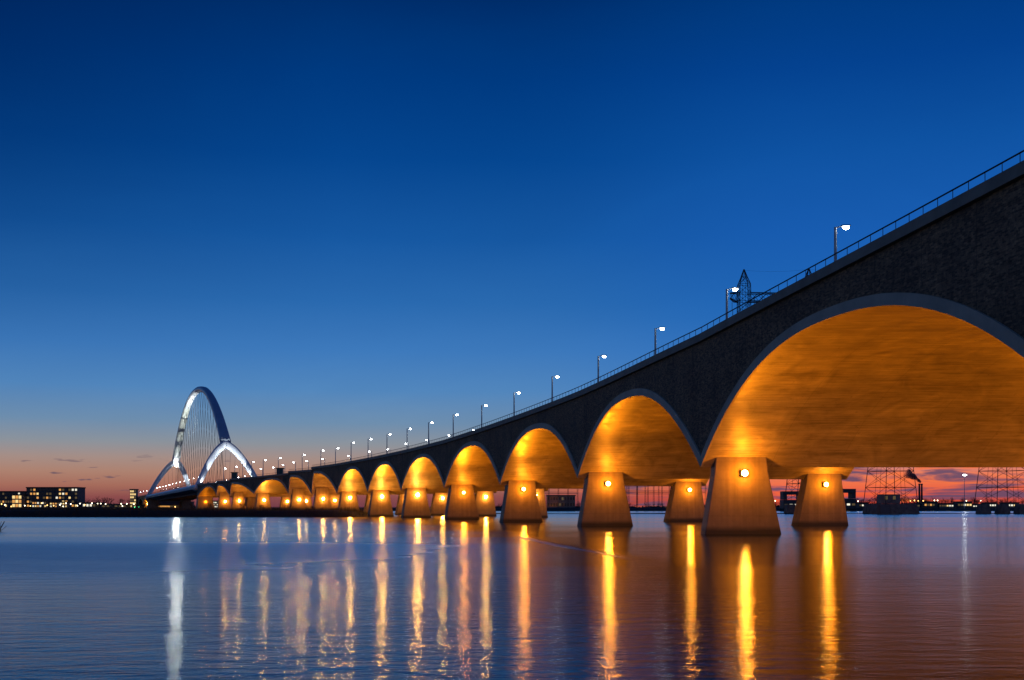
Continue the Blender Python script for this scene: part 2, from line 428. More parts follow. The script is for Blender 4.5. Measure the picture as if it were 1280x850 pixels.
# ------------------------------------------------------------------ piers with their floodlights
def point_light(name, loc, col, power, rad=.3, parent=None):
    l = bpy.data.lights.new(name, 'POINT'); l.color = col; l.energy = power; l.shadow_soft_size = rad
    o = bpy.data.objects.new(name, l); COL.objects.link(o); o.location = loc
    if parent: o.parent = parent
    return o
def spot(name, loc, target, col, power, ang, rad=.3, blend=.6, parent=None):
    l = bpy.data.lights.new(name, 'SPOT'); l.color = col; l.energy = power; l.shadow_soft_size = rad
    l.spot_size = math.radians(ang); l.spot_blend = blend
    o = bpy.data.objects.new(name, l); COL.objects.link(o); o.location = loc
    d = Vector(target)-Vector(loc); o.rotation_euler = d.to_track_quat('-Z', 'Y').to_euler()
    if parent: o.parent = parent
    return o
SOD = (1.0, .26, .005)
root_row = 0
def pier(root, c, t, spring, top_z, l0, l1, w0, w1, thick=1.9, light=True, power=6500, base=-1.5, back=True):
    """c: facade point of the row, t: across; l0,w0 span at the foot, l1,w1 at the top (metres across)"""
    o = rel(root); n = Vector((-t.y, t.x, 0))        # away along the bridge
    mb = MB()
    def ring(z, a, b, th): return [c+t*a-n*th/2+Vector((0, 0, z)), c+t*b-n*th/2+Vector((0, 0, z)), c+t*b+n*th/2+Vector((0, 0, z)), c+t*a+n*th/2+Vector((0, 0, z))]
    f = (top_z-0)/(top_z-base)
    a0 = l0-(l1-l0)*(0-base)/top_z; b0 = (l0+w0)+((l0+w0)-(l1+w1))*(0-base)/top_z
    lo = ring(base, a0, b0, thick+.5); mid = ring(spring*.9, l0+(l1-l0)*.9*spring/top_z, (l0+w0)+((l1+w1)-(l0+w0))*.9*spring/top_z, thick)
    hi = ring(top_z+1.2, l1, l1+w1, thick)
    mb.hexa(lo, mid); 
    b = len(mb.v); mb.v += [tuple(p) for p in hi]
    for q in range(4): mb.f.append((b-4+q, b-4+(q+1) % 4, b+(q+1) % 4, b+q)); mb.m.append(0); mb.uv.append([(0, 0)]*4)
    p = offs(mb, o).build('pier', M['pier'], root)
    bv = p.modifiers.new('bevel', 'BEVEL'); bv.width = .07; bv.segments = 2; bv.limit_method = 'ANGLE'
    if not light: return p
    cc = c+t*((l0+l1+(w0+w1)/2)/2+.15)
    for sgn in ((-1, 1) if back else (-1,)):
        zf = 5.25 if spring > 0 else 5
        q = cc+n*sgn*(thick/2+.42)+Vector((0, 0, zf))
        mb = MB(); ax = (t, n*sgn, Vector((0, 0, 1)))
        mb.box(q-n*sgn*.16, (.62, .28, .5), ax, 0); mb.box(q-n*sgn*.36-Vector((0, 0, .22)), (.12, .2, .12), ax, 0)
        mb.tube([q-n*sgn*.06, q+n*sgn*.03], .27 if root_row < 6 else .36, 12, 1)
        offs(mb, o).build('floodlight', [M['housing'], M['sodium'] if root_row < 6 else M['sodium_far']], p)
        point_light('floodlight_source', q+n*sgn*.75+Vector((0, 0, .0))-o, SOD, power*.07, .22, p)
        bm = spot('floodlight_beam', q+n*sgn*.4+Vector((0, 0, .1))-o, q+n*sgn*12+Vector((0, 0, 6.4 if sgn < 0 else 2.6))-o, SOD, power*(.80 if sgn < 0 else (3.3 if root_row == 1 else 1.5)), 40 if sgn < 0 else 46, .22, .9, p)
        bm.scale = (3.2, 1, 1)
        spot('floodlight_wash', q+n*sgn*.4+Vector((0, 0, .1))-o, q+n*sgn*12+Vector((0, 0, 12))-o, SOD, power*.10, 100, .22, 1.0, p)
    return p

for i in range(NR):
    sp = SPRING[i]; root_row = i
    pier(viaduct, R[i], T[i], sp, sp+.9, .05, 1.15, 6.6, 4.1, power=9000 if i > 1 else 9500)
    pier(viaduct, R[i], T[i], sp, sp+.9, W-6.9+(1.2 if i == 2 else 0), W-5.4+(1.2 if i == 2 else 0), 6.8, 4.3, power=9000 if i > 1 else 9500)
for i in range(4):
    pier(far_viaduct, FR[i], ft, 4.6, 5.4, .1, 1, 6, 4, light=(i < 2), power=4000, back=False)
    pier(far_viaduct, FR[i], ft, 4.6, 5.4, 21, 22, 6, 4, light=False)

# ------------------------------------------------------------------ steel arch span
A0 = Vector((-152.8, 558.5, 0)); A1 = Vector((-261.2, 825.0, 0))
DW = 31.0
dirA = (A1-A0).normalized(); tA = across(dirA); LA = (A1-A0).length
def deckH(t): return 13.6-2.3*t
def AP(t, lat, z): return A0+(A1-A0)*t+tA*lat+Vector((0, 0, z))
steel = empty('steel_arch_bridge', A0)
tag(steel, 'tall white steel arch with forked feet and crossed cables over the far river span', 'bridge')
so = rel(steel)
mb = MB()
prev = None
sec = [(-.3, .1), (-.9, -.9), (-.3, -2.0), (5, -2.9), (26, -2.9), (31.3, -2.0), (31.9, -.9), (31.3, .1)]
nst = 40
rows = [[AP(t/nst, a, deckH(t/nst)+b) for a, b in sec]+[AP(t/nst, sec[0][0], deckH(t/nst)+sec[0][1])] for t in range(nst+1)]
mb.grid([r for r in rows])
mb.face(rows[0][:-1]); mb.face(rows[-1][:-1][::-1])
offs(mb, so).build('deck_girder', M['steelw'], steel)
mb = MB()
for k in range(30):
    t = (k+.5)/30
    mb.box(AP(t, 15.5, deckH(t)-3.3), (20, .5, .9), (tA, dirA, Vector((0, 0, 1))))
for lat in (6, 22): mb.tube([AP(t/10, lat, deckH(t/10)-3.4) for t in range(11)], .6, 6)
offs(mb, so).build('cross_beams', M['girder'], steel)
for lat in (.2, 30.8):
    mb = MB(); tp = []
    for k in range(141):
        t = k/140; tp.append(AP(t, lat, deckH(t)+1.15)); mb.tube([AP(t, lat, deckH(t)), AP(t, lat, deckH(t)+1.13)], .04, 4)
    mb.tube(tp, .07, 5)
    offs(mb, so).build('railing', M['rail'], steel)

def sweep(mb, pts, wid, dep, latv, seg=12, m=0):
    n = len(pts); b = len(mb.v)
    for i, p in enumerate(pts):
        d = (pts[min(i+1, n-1)]-pts[max(i-1, 0)]).normalized()
        lv = (latv-d*latv.dot(d)).normalized(); up = lv.cross(d).normalized()
        for k in range(seg):
            a = 2*math.pi*k/seg; cx = math.cos(a); sy = math.sin(a)
            cx = math.copysign(abs(cx)**.55, cx); sy = math.copysign(abs(sy)**.55, sy)
            mb.v.append(tuple(p+lv*(cx*wid[i]/2)+up*(sy*dep[i]/2)))
    for i in range(n-1):
        for k in range(seg):
            mb.f.append((b+i*seg+k, b+i*seg+(k+1) % seg, b+(i+1)*seg+(k+1) % seg, b+(i+1)*seg+k)); mb.m.append(m); mb.uv.append([(0, 0)]*4)
    mb.f.append(tuple(b+k for k in range(seg))[::-1]); mb.m.append(m); mb.uv.append([(0, 0)]*seg)
    mb.f.append(tuple(b+(n-1)*seg+k for k in range(seg))); mb.m.append(m); mb.uv.append([(0, 0)]*seg)

TJ0, TJ1, HJ, HC = .042, .855, 34.5, 71.8
def archpt(q):
    return AP(TJ0+(TJ1-TJ0)*q, DW/2, HJ+(HC-HJ)*(1-abs(2*q-1)**2.15))
N = 60
pts = [archpt(k/N) for k in range(N+1)]
wd = [3.2+2.0*abs(2*k/N-1)**2 for k in range(N+1)]; dp = [3.1+1.6*abs(2*k/N-1)**3 for k in range(N+1)]
mb = MB(); sweep(mb, pts, wd, dp, tA)
offs(mb, so).build('arch_rib', M['steelb'], steel, smooth=True)
def frame(t0, tj, hj, foot):
    pts = []; w = []; d = []
    for k in range(-24, 25):
        v = k/24; hh = foot+(hj-foot)*(1-abs(v)**1.55)
        pts.append(AP(t0+(tj-t0)*(1-abs(v)**1.3), DW/2+v*(DW/2+.3), hh)); w.append(2.6); d.append(2.6+1.2*(1-abs(v)))
    mb = MB()
    n = len(pts); b = 0
    sweep(mb, pts, [3.2]*n, d, dirA)
    return offs(mb, so).build('forked_leg', M['steelw'], steel, smooth=True)
frame(0.0, TJ0, HJ-.6, 11.0)
frame(1.0, TJ1, HJ-.6, 9.0)
# cables: two crossing families plus the short ones in the forks
ca = []
NC = 21
for k in range(NC):
    q = .04+.92*k/(NC-1); ta = TJ0+(TJ1-TJ0)*q
    for dd in (-.105, .105):
        td = ta+dd*(1.0 if .1 < q < .9 else .6)
        if 0.02 < td < .985: ca.append((archpt(q), AP(td, DW/2+(.3 if dd > 0 else -.3), deckH(td))))
for c0, c1 in ca:
    mb = MB(); mb.tube([c0, c1], .075, 5); offs(mb, so).build('cable', M['cable'], steel)
for (t0, tj) in ((0., TJ0), (1., TJ1)):
    for k in range(-5, 6):
        v = k/6.5; hh = 11+(HJ-11-1.5)*(1-abs(v)**1.55); tt = t0+(tj-t0)*(1-abs(v)**1.3)
        mb = MB(); mb.tube([AP(tt, DW/2+v*14, hh), AP(tt+(.012 if t0 == 0 else -.012)*1.0, DW/2+v*13.4, deckH(tt))], .06, 5)
        offs(mb, so).build('cable', M['cable'], steel)
# piers of the steel span
for t, sgn in ((0.0, 1), (1.0, -1)):
    zt = deckH(t)-3.0
    for a in (0.3, DW-7.3):
        mb = MB()
        def rg(z, a0, a1, e): return [AP(t, a0, z)-dirA*e, AP(t, a1, z)-dirA*e, AP(t, a1, z)+dirA*e, AP(t, a0, z)+dirA*e]
        mb.hexa(rg(-1.5, a-.8, a+8.2, 4.2), rg(zt, a+.4, a+6.2, 2.6))
        offs(mb, so).build('river_pier', M['pier'], steel)
    mb = MB(); mb.box(AP(t, DW/2, zt+.4), (DW-.6, 3.6, 1.6), (tA, dirA, Vector((0, 0, 1))))
    offs(mb, so).build('pier_beam', M['pier'], steel)
# arch floodlights
WH = (.90, .96, 1.0)
def flood(loc, aim, power, ang, col=WH, mat='led', size=.9, emitface=True):
    loc = Vector(loc); aim = Vector(aim); d = (aim-loc).normalized()
    s_ = d.cross(Vector((0, 0, 1))).normalized(); u_ = s_.cross(d)
    mb = MB(); mb.box(loc-d*.4, (size, .5, size*.8), (s_, d, u_), 0); mb.box(loc-d*.12, (size*.85, .05, size*.65), (s_, d, u_), 1)
    offs(mb, so).build('floodlight', [M['housing'], M[mat]], steel)
    spot('flood_source', loc+d*.1-so, aim-so, col, power, ang, .3, .5, steel)
for lat in (5., 23.):
    flood(AP(-.015, lat, deckH(0)+1.0), AP(TJ0*.95, DW/2, HJ-1), 24000, 50)
flood(AP(.0, 2.2, deckH(0)+1.2), AP(TJ0*.5, 5.5, 25), 3500, 60)
flood(AP(.0, 25.8, deckH(0)+1.2), AP(TJ0*.5, 22.5, 25), 8000, 60)
for lat in (1.5, 26.5):
    for tq, qq, pw in ((.34, .53, 500000), (.38, .60, 900000), (.43, .67, 700000), (.50, .74, 420000), (.57, .81, 170000), (.64, .88, 80000), (.70, .95, 50000)):
        flood(AP(tq, lat, deckH(.4)+1.2), archpt(qq), pw*.45, 15, (1, 1, .90 if qq < .7 else .76), size=.6)
flood(AP(.84, 25.0, deckH(.84)+1.2), AP(.97, 24.0, 22), 30000, 50)
# bright lamp at the far fork
lp = archpt(1.0)-dirA*3.0-Vector((0, 0, 2.6))
mb = MB(); mb.box(lp, (1.5, .9, 1.4), (tA, dirA, Vector((0, 0, 1))), 0); mb.box(lp-dirA*.5-Vector((0, 0, .2)), (1.9, .2, 1.7), (tA, dirA, Vector((0, 0, 1))), 1)
M['star'] = emit('bright_lens', (1, .99, .90, 1), 300.)
offs(mb, so).build('floodlight', [M['housing'], M['star']], steel)

# ------------------------------------------------------------------ street lamps
def make_lamp():
    r = empty('street_lamp')
    mb = MB(); mb.tube([(0, 0, 0), (0, 0, .5)], .2, 8); mb.tube([(0, 0, .5), (0, 0, 7.6)], [.15, .11], 8); mb.build('pole', M['pole'], r)
    mb = MB(); mb.tube([(0, 0, 7.52), (.25, 0, 7.62), (.6, 0, 7.68)], .05, 6); mb.build('arm', M['pole'], r)
    mb = MB(); mb.box((.85, 0, 7.73), (.7, .30, .09), None, 0); mb.tube([(.62, 0, 7.58), (.70, 0, 7.57), (.86, 0, 7.54), (1.02, 0, 7.57), (1.10, 0, 7.58)], [.03, .10, .14, .10, .03], 10, 1)
    mb.build('lamp_head', [M['housing'], M['led']], r)
    return r
lamp0 = make_lamp(); used = [False]
def place_lamp(p, ang, label, s=1.0):
    o = lamp0 if not used[0] else copy_tree(lamp0)
    used[0] = True
    o.location = p; o.rotation_euler = (0, 0, ang); o.scale = (s, s, s)
    tag(o, label, 'street lamp', 'street lamps along the bridge deck')
    return o
ORD = ['first', 'second', 'third', 'fourth', 'fifth', 'sixth', 'seventh', 'eighth', 'ninth', 'tenth', 'eleventh', 'twelfth', 'thirteenth', 'fourteenth', 'fifteenth', 'sixteenth']
def s2iu(s):
    i = 0
    while i < NR-2 and SLEN[i+1] < s: i += 1
    return i, (s-SLEN[i])/(SLEN[i+1]-SLEN[i])
def img(p): return 640+F*p.x/p.y, HZ-F*(p.z-CH)/p.y
WN = 8.0
near_s = []
# find the arc position whose lamp shows over the widest arch and step on from there
best = min(((abs(img(plan(*s2iu(s), WN/W))[0]-1045), s) for s in [SLEN[1]+k*.25 for k in range(220)]))[1]
STEP = 22.8
cnt = {}
for k in range(-1, 30):
    s = best+k*STEP
    if k < 0: s -= 1.3
    if s < 0 or s > SLEN[-1]-4: continue
    for rown, w, flip in (('near', WN, 1), ('far', 26.5, -1)):
        i, u = s2iu(s); p = plan(i, u, w/W); p.z = topz(i, u)-.45
        t = T[i].lerp(T[i+1], u); ang = math.atan2(t.y, t.x)+(0 if flip > 0 else math.pi)
        x, y = img(p+Vector((0, 0, 7.6)))
        if x > 1330: continue
        b = i-1; key = (rown, b); cnt[key] = cnt.get(key, 0)+1
        ordn = 'rightmost' if i == 1 else ORD[b]+' from the right'
        which = {1: 'first', 2: 'second', 3: 'third', 4: 'fourth'}[cnt[key]]
        place_lamp(p, ang, f'{which} white lamp of the {rown} row above the {ordn} arch' if i == 1 else f'{which} white lamp of the {rown} row above arch {ordn}')
for k in range(14):
    t = (6+k*20.9)/LA
    if t > .99: break
    for rown, lat, flip in (('near', 3.5, 1), ('far', 24.5, -1)):
        p = AP(t, lat, deckH(t)); ang = math.atan2(tA.y, tA.x)+(0 if flip > 0 else math.pi)
        place_lamp(p, ang, f'{ORD[k]} small lamp from the right in the {rown} row on the steel arch deck', .6)
for k in range(5):
    p = FR[0].lerp(FR[3], (k+.4)/5)+ft*4; p.z = 11.4-.2*k
    place_lamp(p, math.atan2(ft.y, ft.x), f'{ORD[k]} small lamp from the right on the dark viaduct beyond the steel arch', .6)

# sign cabinets on the deck
def cabinet(p, h, lab):
    r = empty('service_cabinet', p)
    mb = MB(); mb.box((0, 0, h/2), (2.2, 2.2, h)); mb.build('body', M['green'], r)
    mb = MB(); mb.box((0, 0, h+.15), (2.8, 2.8, .3)); mb.build('roof', M['roof'], r)
    mb = MB(); mb.box((-.45, -1.13, h*.45), (1.0, .06, h*.7)); mb.build('door', M['housing'], r)
    tag(r, lab, 'cabinet', 'dark cabinets standing on the bridge deck')
i, u = 12, .40
q = plan(i, u, .12); cabinet((q.x, q.y, topz(i, u)-.45), 3.8, 'dark green cabinet on the deck between the legs of the near steel fork')
q = plan(10, .40, .05); cabinet((q.x, q.y, topz(10, .40)-.45), 2.6, 'low dark green cabinet on the deck just right of the near steel fork')

# ------------------------------------------------------------------ water and land
mb = MB(); mb.face([(-9000, -60, 0), (9000, -60, 0), (9000, 12000, 0), (-9000, 12000, 0)])
w = mb.build('river_water', M['water']); tag(w, kind='structure')
mb = MB(); mb.face([(-9000, -60, -4), (9000, -60, -4), (9000, 12000, -4), (-9000, 12000, -4)])
tag(mb.build('ground', M['land']), kind='structure')

def land_h(x, y):
    nz = noise.noise(Vector((x*.03, y*.05, 0)))
    # edge of the left floodplain
    front = 284+nz*3+noise.noise(Vector((x*.2, 3, 0)))*1.2
    xr = -33+ (y-284)*(-.13) + noise.noise(Vector((0, y*.05, 4)))*5
    d = min(y-front, xr-x, 545+nz*6-y)
    hL = -1.2+min(max(d*.35, 0), 2.75) + (nz*.35+noise.noise(Vector((x*.3, y*.3, 1)))*.15 if d > 3 else 0)
    # low spit across
    c = 438+noise.noise(Vector((x*.01, 0, 9)))*4
    hS = .32+noise.noise(Vector((x*.11, y*.2, 2)))*.16-abs(y-c)*.10
    return max(hL, hS, -1.2)
mb = MB(); nx = 330; ny = 110
rows = []
for j in range(ny+1):
    y = 276+(560-276)*(j/ny)**1.2
    rows.append([Vector((x, y, land_h(x, y))) for x in [-420+i*3.0 for i in range(nx+1)]])
mb.grid(rows)
tag(mb.build('floodplain', M['land'], smooth=True), kind='structure')

# far bank
mb = MB(); rows = []
for j, (yy, zz) in enumerate(((840, -.5), (848, .8), (856, 2.0), (880, 2.6), (1400, 3.0), (4000, 3.0))):
    rows.append([Vector((x, yy+(noise.noise(Vector((x*.01, 0, 5)))*6 if j < 3 else 0), zz+noise.noise(Vector((x*.05, yy, 5)))*.3)) for x in range(-1500, 2001, 10)])
mb.grid(rows)
tag(mb.build('far_bank', M['land']), kind='structure')

# reeds and bankside scrub
mb = MB()
def blade(x, y, z, h, lean=.25, w=.05):
    a = random.uniform(0, 6.28); dx = math.cos(a)*w; dy = math.sin(a)*w
    lx = random.uniform(-lean, lean)*h; ly = random.uniform(-lean, lean)*h
    mb.face([(x-dx, y-dy, z), (x+dx, y+dy, z), (x+lx+dx*.2, y+ly+dy*.2, z+h)])
for k in range(15000):
    x = random.uniform(-150, -30) if k % 3 else random.uniform(-210, -30); y = random.uniform(286, 330)
    z = land_h(x, y)
    if z < .1: continue
    m_ = noise.noise(Vector((x*.08, y*.1, 0)))
    q = (-x-40)/110
    if m_ < -.25: continue
    blade(x, y, z-.1, random.uniform(.5, 1.2)+max(0, m_)*.9, .3, .05)
tag(mb.build('reeds', M['reed']), 'dense dark reeds growing along the low left shore', 'reeds', kind='stuff')

# willow scrub under the bridge, lit brown by the lamps
def scrub(x, y, h, seed, label):
    rd = random.Random(seed); r = empty('bare_shrub', (x, y, max(land_h(x, y), 0)-.05))
    mb = MB()
    def br(p, d, L, rad, dep):
        e = p+d*L; mb.tube([p, e], [rad, rad*.55], 4, cap=False)
        if dep == 0: return
        for _ in range(3 if dep > 1 else 4):
            nd = (d+Vector((rd.uniform(-.7, .7), rd.uniform(-.7, .7), rd.uniform(-.1, .5)))).normalized()
            br(p.lerp(e, rd.uniform(.4, 1)), nd, L*rd.uniform(.55, .8), rad*.55, dep-1)
    for _ in range(5):
        br(Vector((rd.uniform(-.4, .4), rd.uniform(-.4, .4), 0)), Vector((rd.uniform(-.45, .45), rd.uniform(-.3, .3), 1)).normalized(), h*.42, .06, 3)
    mb.build('branches', M['reed'], r)
    tag(r, label, 'shrub', 'bare shrubs on the bank in front of the bridge')
sx = [(-124, 330, 2.4), (-117, 326, 2.9), (-109, 335, 2.6), (-101, 330, 3.1), (-93, 336, 2.7), (-86, 328, 2.3), (-78, 334, 2.6), (-71, 326, 2.0), (-62, 322, 2.2), (-55, 318, 1.7)]
for k, (x, y, h) in enumerate(sx):
    scrub(x, y, h, k, f'bare brown shrub on the bank before the far arches, {ORD[k]} from the left')

# ------------------------------------------------------------------ pylons
def P(x, y, Y): return Vector(((x-640)/F*Y, Y, CH+(HZ-y)/F*Y))
def make_pylon():
    r = empty('power_pylon')
    def body(levels, mb, n=True):
        for (z0, a), (z1, b) in zip(levels[:-1], levels[1:]):
            cs0 = [(-a, -a), (a, -a), (a, a), (-a, a)]; cs1 = [(-b, -b), (b, -b), (b, b), (-b, b)]
            for q in range(4):
                p0 = Vector((*cs0[q], z0)); p1 = Vector((*cs1[q], z1)); r0 = Vector((*cs0[(q+1) % 4], z0)); r1 = Vector((*cs1[(q+1) % 4], z1))
                mb.tube([p0, p1], .16, 4, cap=False); mb.tube([p0, r1], .07, 4, cap=False); mb.tube([r0, p1], .07, 4, cap=False); mb.tube([p1, r1], .08, 4, cap=False)
                mb.tube([(p0+r0)/2, (p1+r1)/2], .07, 4, cap=False)
    H = 88.; lv = []
    z = 0; a = 7.1
    while z < 62:
        lv.append((z, max(7.1-z*.085, 2.1))); z += 6.5-z*.04
    lv.append((62, 2.1)); lv += [(66, 2.1), (70, 2.1), (74, 2.1), (77.5, 2.1), (80.7, 2.1), (84, 2.0), (87, .95), (89.8, .08)]
    mb = MB(); body(lv, mb); mb.build('lattice_tower', M['pylon'], r)
    for sg in (-1, 1):
        for z0, L in ((77.5, 24.), ):
            mb = MB(); n = 7 if sg > 0 else 2
            pts_t = []; pts_b = []
            for k in range(n+1):
                f = k/n; x = sg*(2+f*L if sg > 0 else 2+f*L*.14)
                zt = z0+3.2; zb = z0 if f < .8 else z0+1.2*(f-.8)/.2
                wv = 1.6*(1-f*.7)
                pts_t.append((Vector((x, -wv, zt)), Vector((x, wv, zt)))); pts_b.append((Vector((x, -wv, zb)), Vector((x, wv, zb))))
            for s2 in (0, 1):
                mb.tube([a[s2] for a in pts_t], .20, 4); mb.tube([a[s2] for a in pts_b], .24, 4)
                for k in range(n):
                    mb.tube([pts_t[k][s2], pts_b[k+1][s2]], .08, 4, cap=False); mb.tube([pts_b[k][s2], pts_t[k+1][s2]], .08, 4, cap=False)
            mb.build('cross_arm', M['pylon'], r)
            for xx in ((9, 16, 24) if sg > 0 else (-4.6,)):
                mb = MB(); mb.tube([(xx, 0, z0), (xx, 0, z0-3.2)], .09, 5); mb.build('insulator', M['pylon'], r)
    return r
py0 = make_pylon()
pyl = [(930, 'lattice pylon whose tip and long arm rise above the bridge wall, beside two street lamps', 440, .05),
       (1011, 'lattice pylon with only its small tip showing over the bridge railing', 446, .1),
       (1113, 'lattice pylon standing on a dark stone base seen under the widest arch', 440, .3),
       (1253, 'lattice pylon under the widest arch standing on three dark piers', 436, .2)]
for k, (x, lab, Y, rz) in enumerate(pyl):
    o = py0 if k == 0 else copy_tree(py0)
    o.location = ((x-640)/F*Y, Y, 5.2 if x == 1011 else 3.6); o.rotation_euler = (0, 0, rz)
    tag(o, lab, 'pylon', 'electricity pylons along the river')
def pbase(x, Y, label, n=1):
    X = (x-640)/F*Y
    r = empty('pylon_foundation', (X, Y, 0))
    if n == 1:
        mb = MB(); mb.hexa([(-8.2, -9, -1), (8.4, -9, -1), (8.4, 9, -1), (-8.2, 9, -1)], [(-7.6, -8, 3.9), (7.3, -8, 3.9), (7.3, 8, 3.9), (-7.6, 8, 3.9)]); mb.build('stone_block', M['stone'], r)
        mb = MB(); mb.box((-2.5, -5.5, 5.7), (7.5, 4, 3.4)); mb.build('cabin', M['wallB'], r)
        for xx in (-4, -1): 
            mb = MB(); mb.box((xx, -7.53, 6.1), (1.0, .06, 1.3)); mb.build('cabin_window', M['winD'], r)
        mb = MB(); mb.box((-4.9, -8.72, 1.8), (3.6, .3, 3.2)); mb.build('dark_doorway', M['housing'], r)
    else:
        for xx in (-7.2, 0, 7.2):
            mb = MB(); mb.hexa([(xx-2.0, -3.2, -1), (xx+2.0, -3.2, -1), (xx+2.0, 3.2, -1), (xx-2.0, 3.2, -1)], [(xx-1.4, -2.4, 3.7), (xx+1.4, -2.4, 3.7), (xx+1.4, 2.4, 3.7), (xx-1.4, 2.4, 3.7)]); mb.build('footing', M['stone'], r)
    tag(r, label, 'foundation', 'pylon foundations in the river')
pbase(1113, 440, 'broad dark stone block with a small cabin under the lattice pylon')
pbase(1253, 436, 'three tapered dark footings carrying the pylon at the right edge', 3)
pbase(930, 440, 'pylon footings hidden behind the nearest tall pier', 3); pbase(1011, 446, 'pylon footings hidden behind the second lit pier', 3)

# substation gantries seen between piers
def gantry(x0, x1, Y, ytop, n, label):
    a = (x0-640)/F*Y; b = (x1-640)/F*Y; H = CH+(HZ-ytop)/F*Y
    r = empty('substation_gantry', ((a+b)/2, Y, 2)); mbp = MB()
    for k in range(n):
        x = a+(b-a)*k/(n-1)-(a+b)/2
        mb = MB()
        for dx in (-.5, .5): mb.tube([(x+dx, 0, -1), (x+dx*.6, 0, H-2)], .13, 4)
        for z in range(0, int(H-3), 2): mb.tube([(x-.5, 0, z), (x+.5, 0, z+2)], .06, 4, cap=False)
        mb.build('post', M['pylon'], r)
    for z in (H-2.4, H*.62-1):
        mb = MB(); mb.tube([(a-(a+b)/2, 0, z), (b-(a+b)/2, 0, z)], .16, 4); mb.tube([(a-(a+b)/2, 0, z+1), (b-(a+b)/2, 0, z+1)], .10, 4)
        mb.build('beam', M['pylon'], r)
    tag(r, label, 'gantry', 'steel gantries on the far bank')
gantry(662, 722, 860, 606, 6, 'dark steel gantry seen between the third and second near piers')
gantry(765, 838, 860, 603, 8, 'dark steel gantry between the second near pier and its lit neighbour')
gantry(770, 850, 905, 607, 7, 'fainter steel gantry standing behind the other one')
gantry(868, 882, 860, 604, 3, 'narrow steel gantry in the slit left of the nearest pier')

# ------------------------------------------------------------------ buildings of the far bank
def building(name, x0, x1, ytop, Y, depth, wall, cols, rows_, lit, label, cat='building', roofh=.8, ground=2.4, seed=1, wf=.62, hf=.5, mats=('winY', 'winW', 'winO'), group=None):
    a = (x0-640)/F*Y; b = (x1-640)/F*Y; H = CH+(HZ-ytop)/F*Y-ground; cx = (a+b)/2; w = b-a
    rd = random.Random(seed)
    r = empty(name, (cx, Y, ground))
    mb = MB(); mb.box((0, depth/2, H/2-.5), (w, depth, H+1)); mb.build('wall', wall, r)
    mb = MB(); mb.box((0, depth/2, H+roofh/2), (w+.8, depth+.8, roofh)); mb.build('roof', M['roof'], r)
    if cols:
        cw = w/cols; rh = H/rows_
        for i in range(cols):
            for j in range(rows_):
                q = rd.random(); m = M[rd.choice(mats)] if q < lit else (M['winD'] if q < lit+.25 else M['darkglass'])
                mb = MB(); mb.box((-w/2+(i+.5)*cw, -.04, (j+.55)*rh), (cw*wf, .12, rh*hf)); mb.build('window', m, r)
    tag(r, label, cat, group)
    return r
building('office_building', 33, 97, 610, 900, 16, M['wallA'], 16, 5, .30, 'long dark office block with scattered lit windows at the left', seed=3)
building('office_building', -14, 32, 615, 905, 14, M['wallA'], 14, 4, .10, 'lower dark office wing cut by the left edge of the picture', seed=5)
building('office_building', 15, 27, 619, 893, 8, M['wallB'], 3, 3, .95, 'small brightly lit yellow building before the office blocks', seed=4, mats=('winY', 'winO'), wf=.8, hf=.7)
building('terraced_house', 40, 58, 627, 885, 8, M['wallB'], 6, 2, .5, 'row house with orange windows below the dark office block', 'house', seed=8)
building('terraced_house', 62, 84, 628, 885, 8, M['wallB'], 7, 2, .5, 'paler row house below the bright end of the office block', 'house', seed=9)
building('warehouse', 103, 124, 629, 890, 12, M['wallA'], 5, 1, .6, 'low warehouse with white windows right of the office block', seed=10, mats=('winW',))
building('warehouse', 127, 158, 631, 880, 12, M['wallA'], 6, 1, .4, 'long low shed with a pale lit front left of the lit tower', seed=11, mats=('winW',))
tw = building('lit_tower', 162.5, 170, 612.5, 890, 5, M['wallB'], 3, 6, .9, 'narrow yellow lit tower left of the steel arch foot', 'tower', seed=12, mats=('winY',), wf=.7, hf=.6)
building('quay_building', 191, 216, 631.5, 900, 9, M['wallB'], 7, 1, .9, 'low quay building glowing orange under the steel arch deck', seed=13, mats=('winO',), wf=.9)
building('shop_building', 232, 239, 628, 900, 8, M['wallB'], 2, 2, .8, 'small shop with red and white light beside the near steel arch pier', seed=14)
building('glass_office', 259, 274, 627, 880, 8, M['wallA'], 5, 3, .8, 'small white lit office seen under the small far arches', seed=15, mats=('winW',), wf=.85)
# right side
building('greenhouse', 684, 719, 620, 900, 20, M['wallB'], 10, 2, .0, 'grey glazed hall behind the gantry between two piers', seed=16)
# portal building
Y = 850
def portal(x0, x1, yt, label):
    a = (x0-640)/F*Y; b = (x1-640)/F*Y; cx = (a+b)/2; w = b-a; H = CH+(HZ-yt)/F*Y-2
    r = empty('portal_building', (cx, Y, 2))
    mb = MB(); mb.box((0, 5, H*.24), (w, 12, H*.52)); mb.build('hall', M['wallA'], r)
    mb = MB(); mb.box((0, 5, H*.9), (w, 10, H*.2)); mb.build('roof_beam', M['wallA'], r)
    for s_ in (-1, 1):
        mb = MB(); mb.box((s_*(w/2-w*.1), 5, H*.66), (w*.19, 10, H*.3)); mb.build('pillar', M['wallA'], r)
    for k in range(4):
        mb = MB(); mb.box((-w*.36+w*.24*k, -1.05, H*.2), (w*.15, .1, H*.10)); mb.build('window', M['winW'] if k in (1, 2) else M['winD'], r)
    tag(r, label, 'building', 'dark portal shaped halls on the far bank')
portal(979, 1004, 614, 'dark portal shaped hall between the two largest lit piers')
portal(1044, 1070, 611, 'dark portal shaped hall just right of the second lit pier')
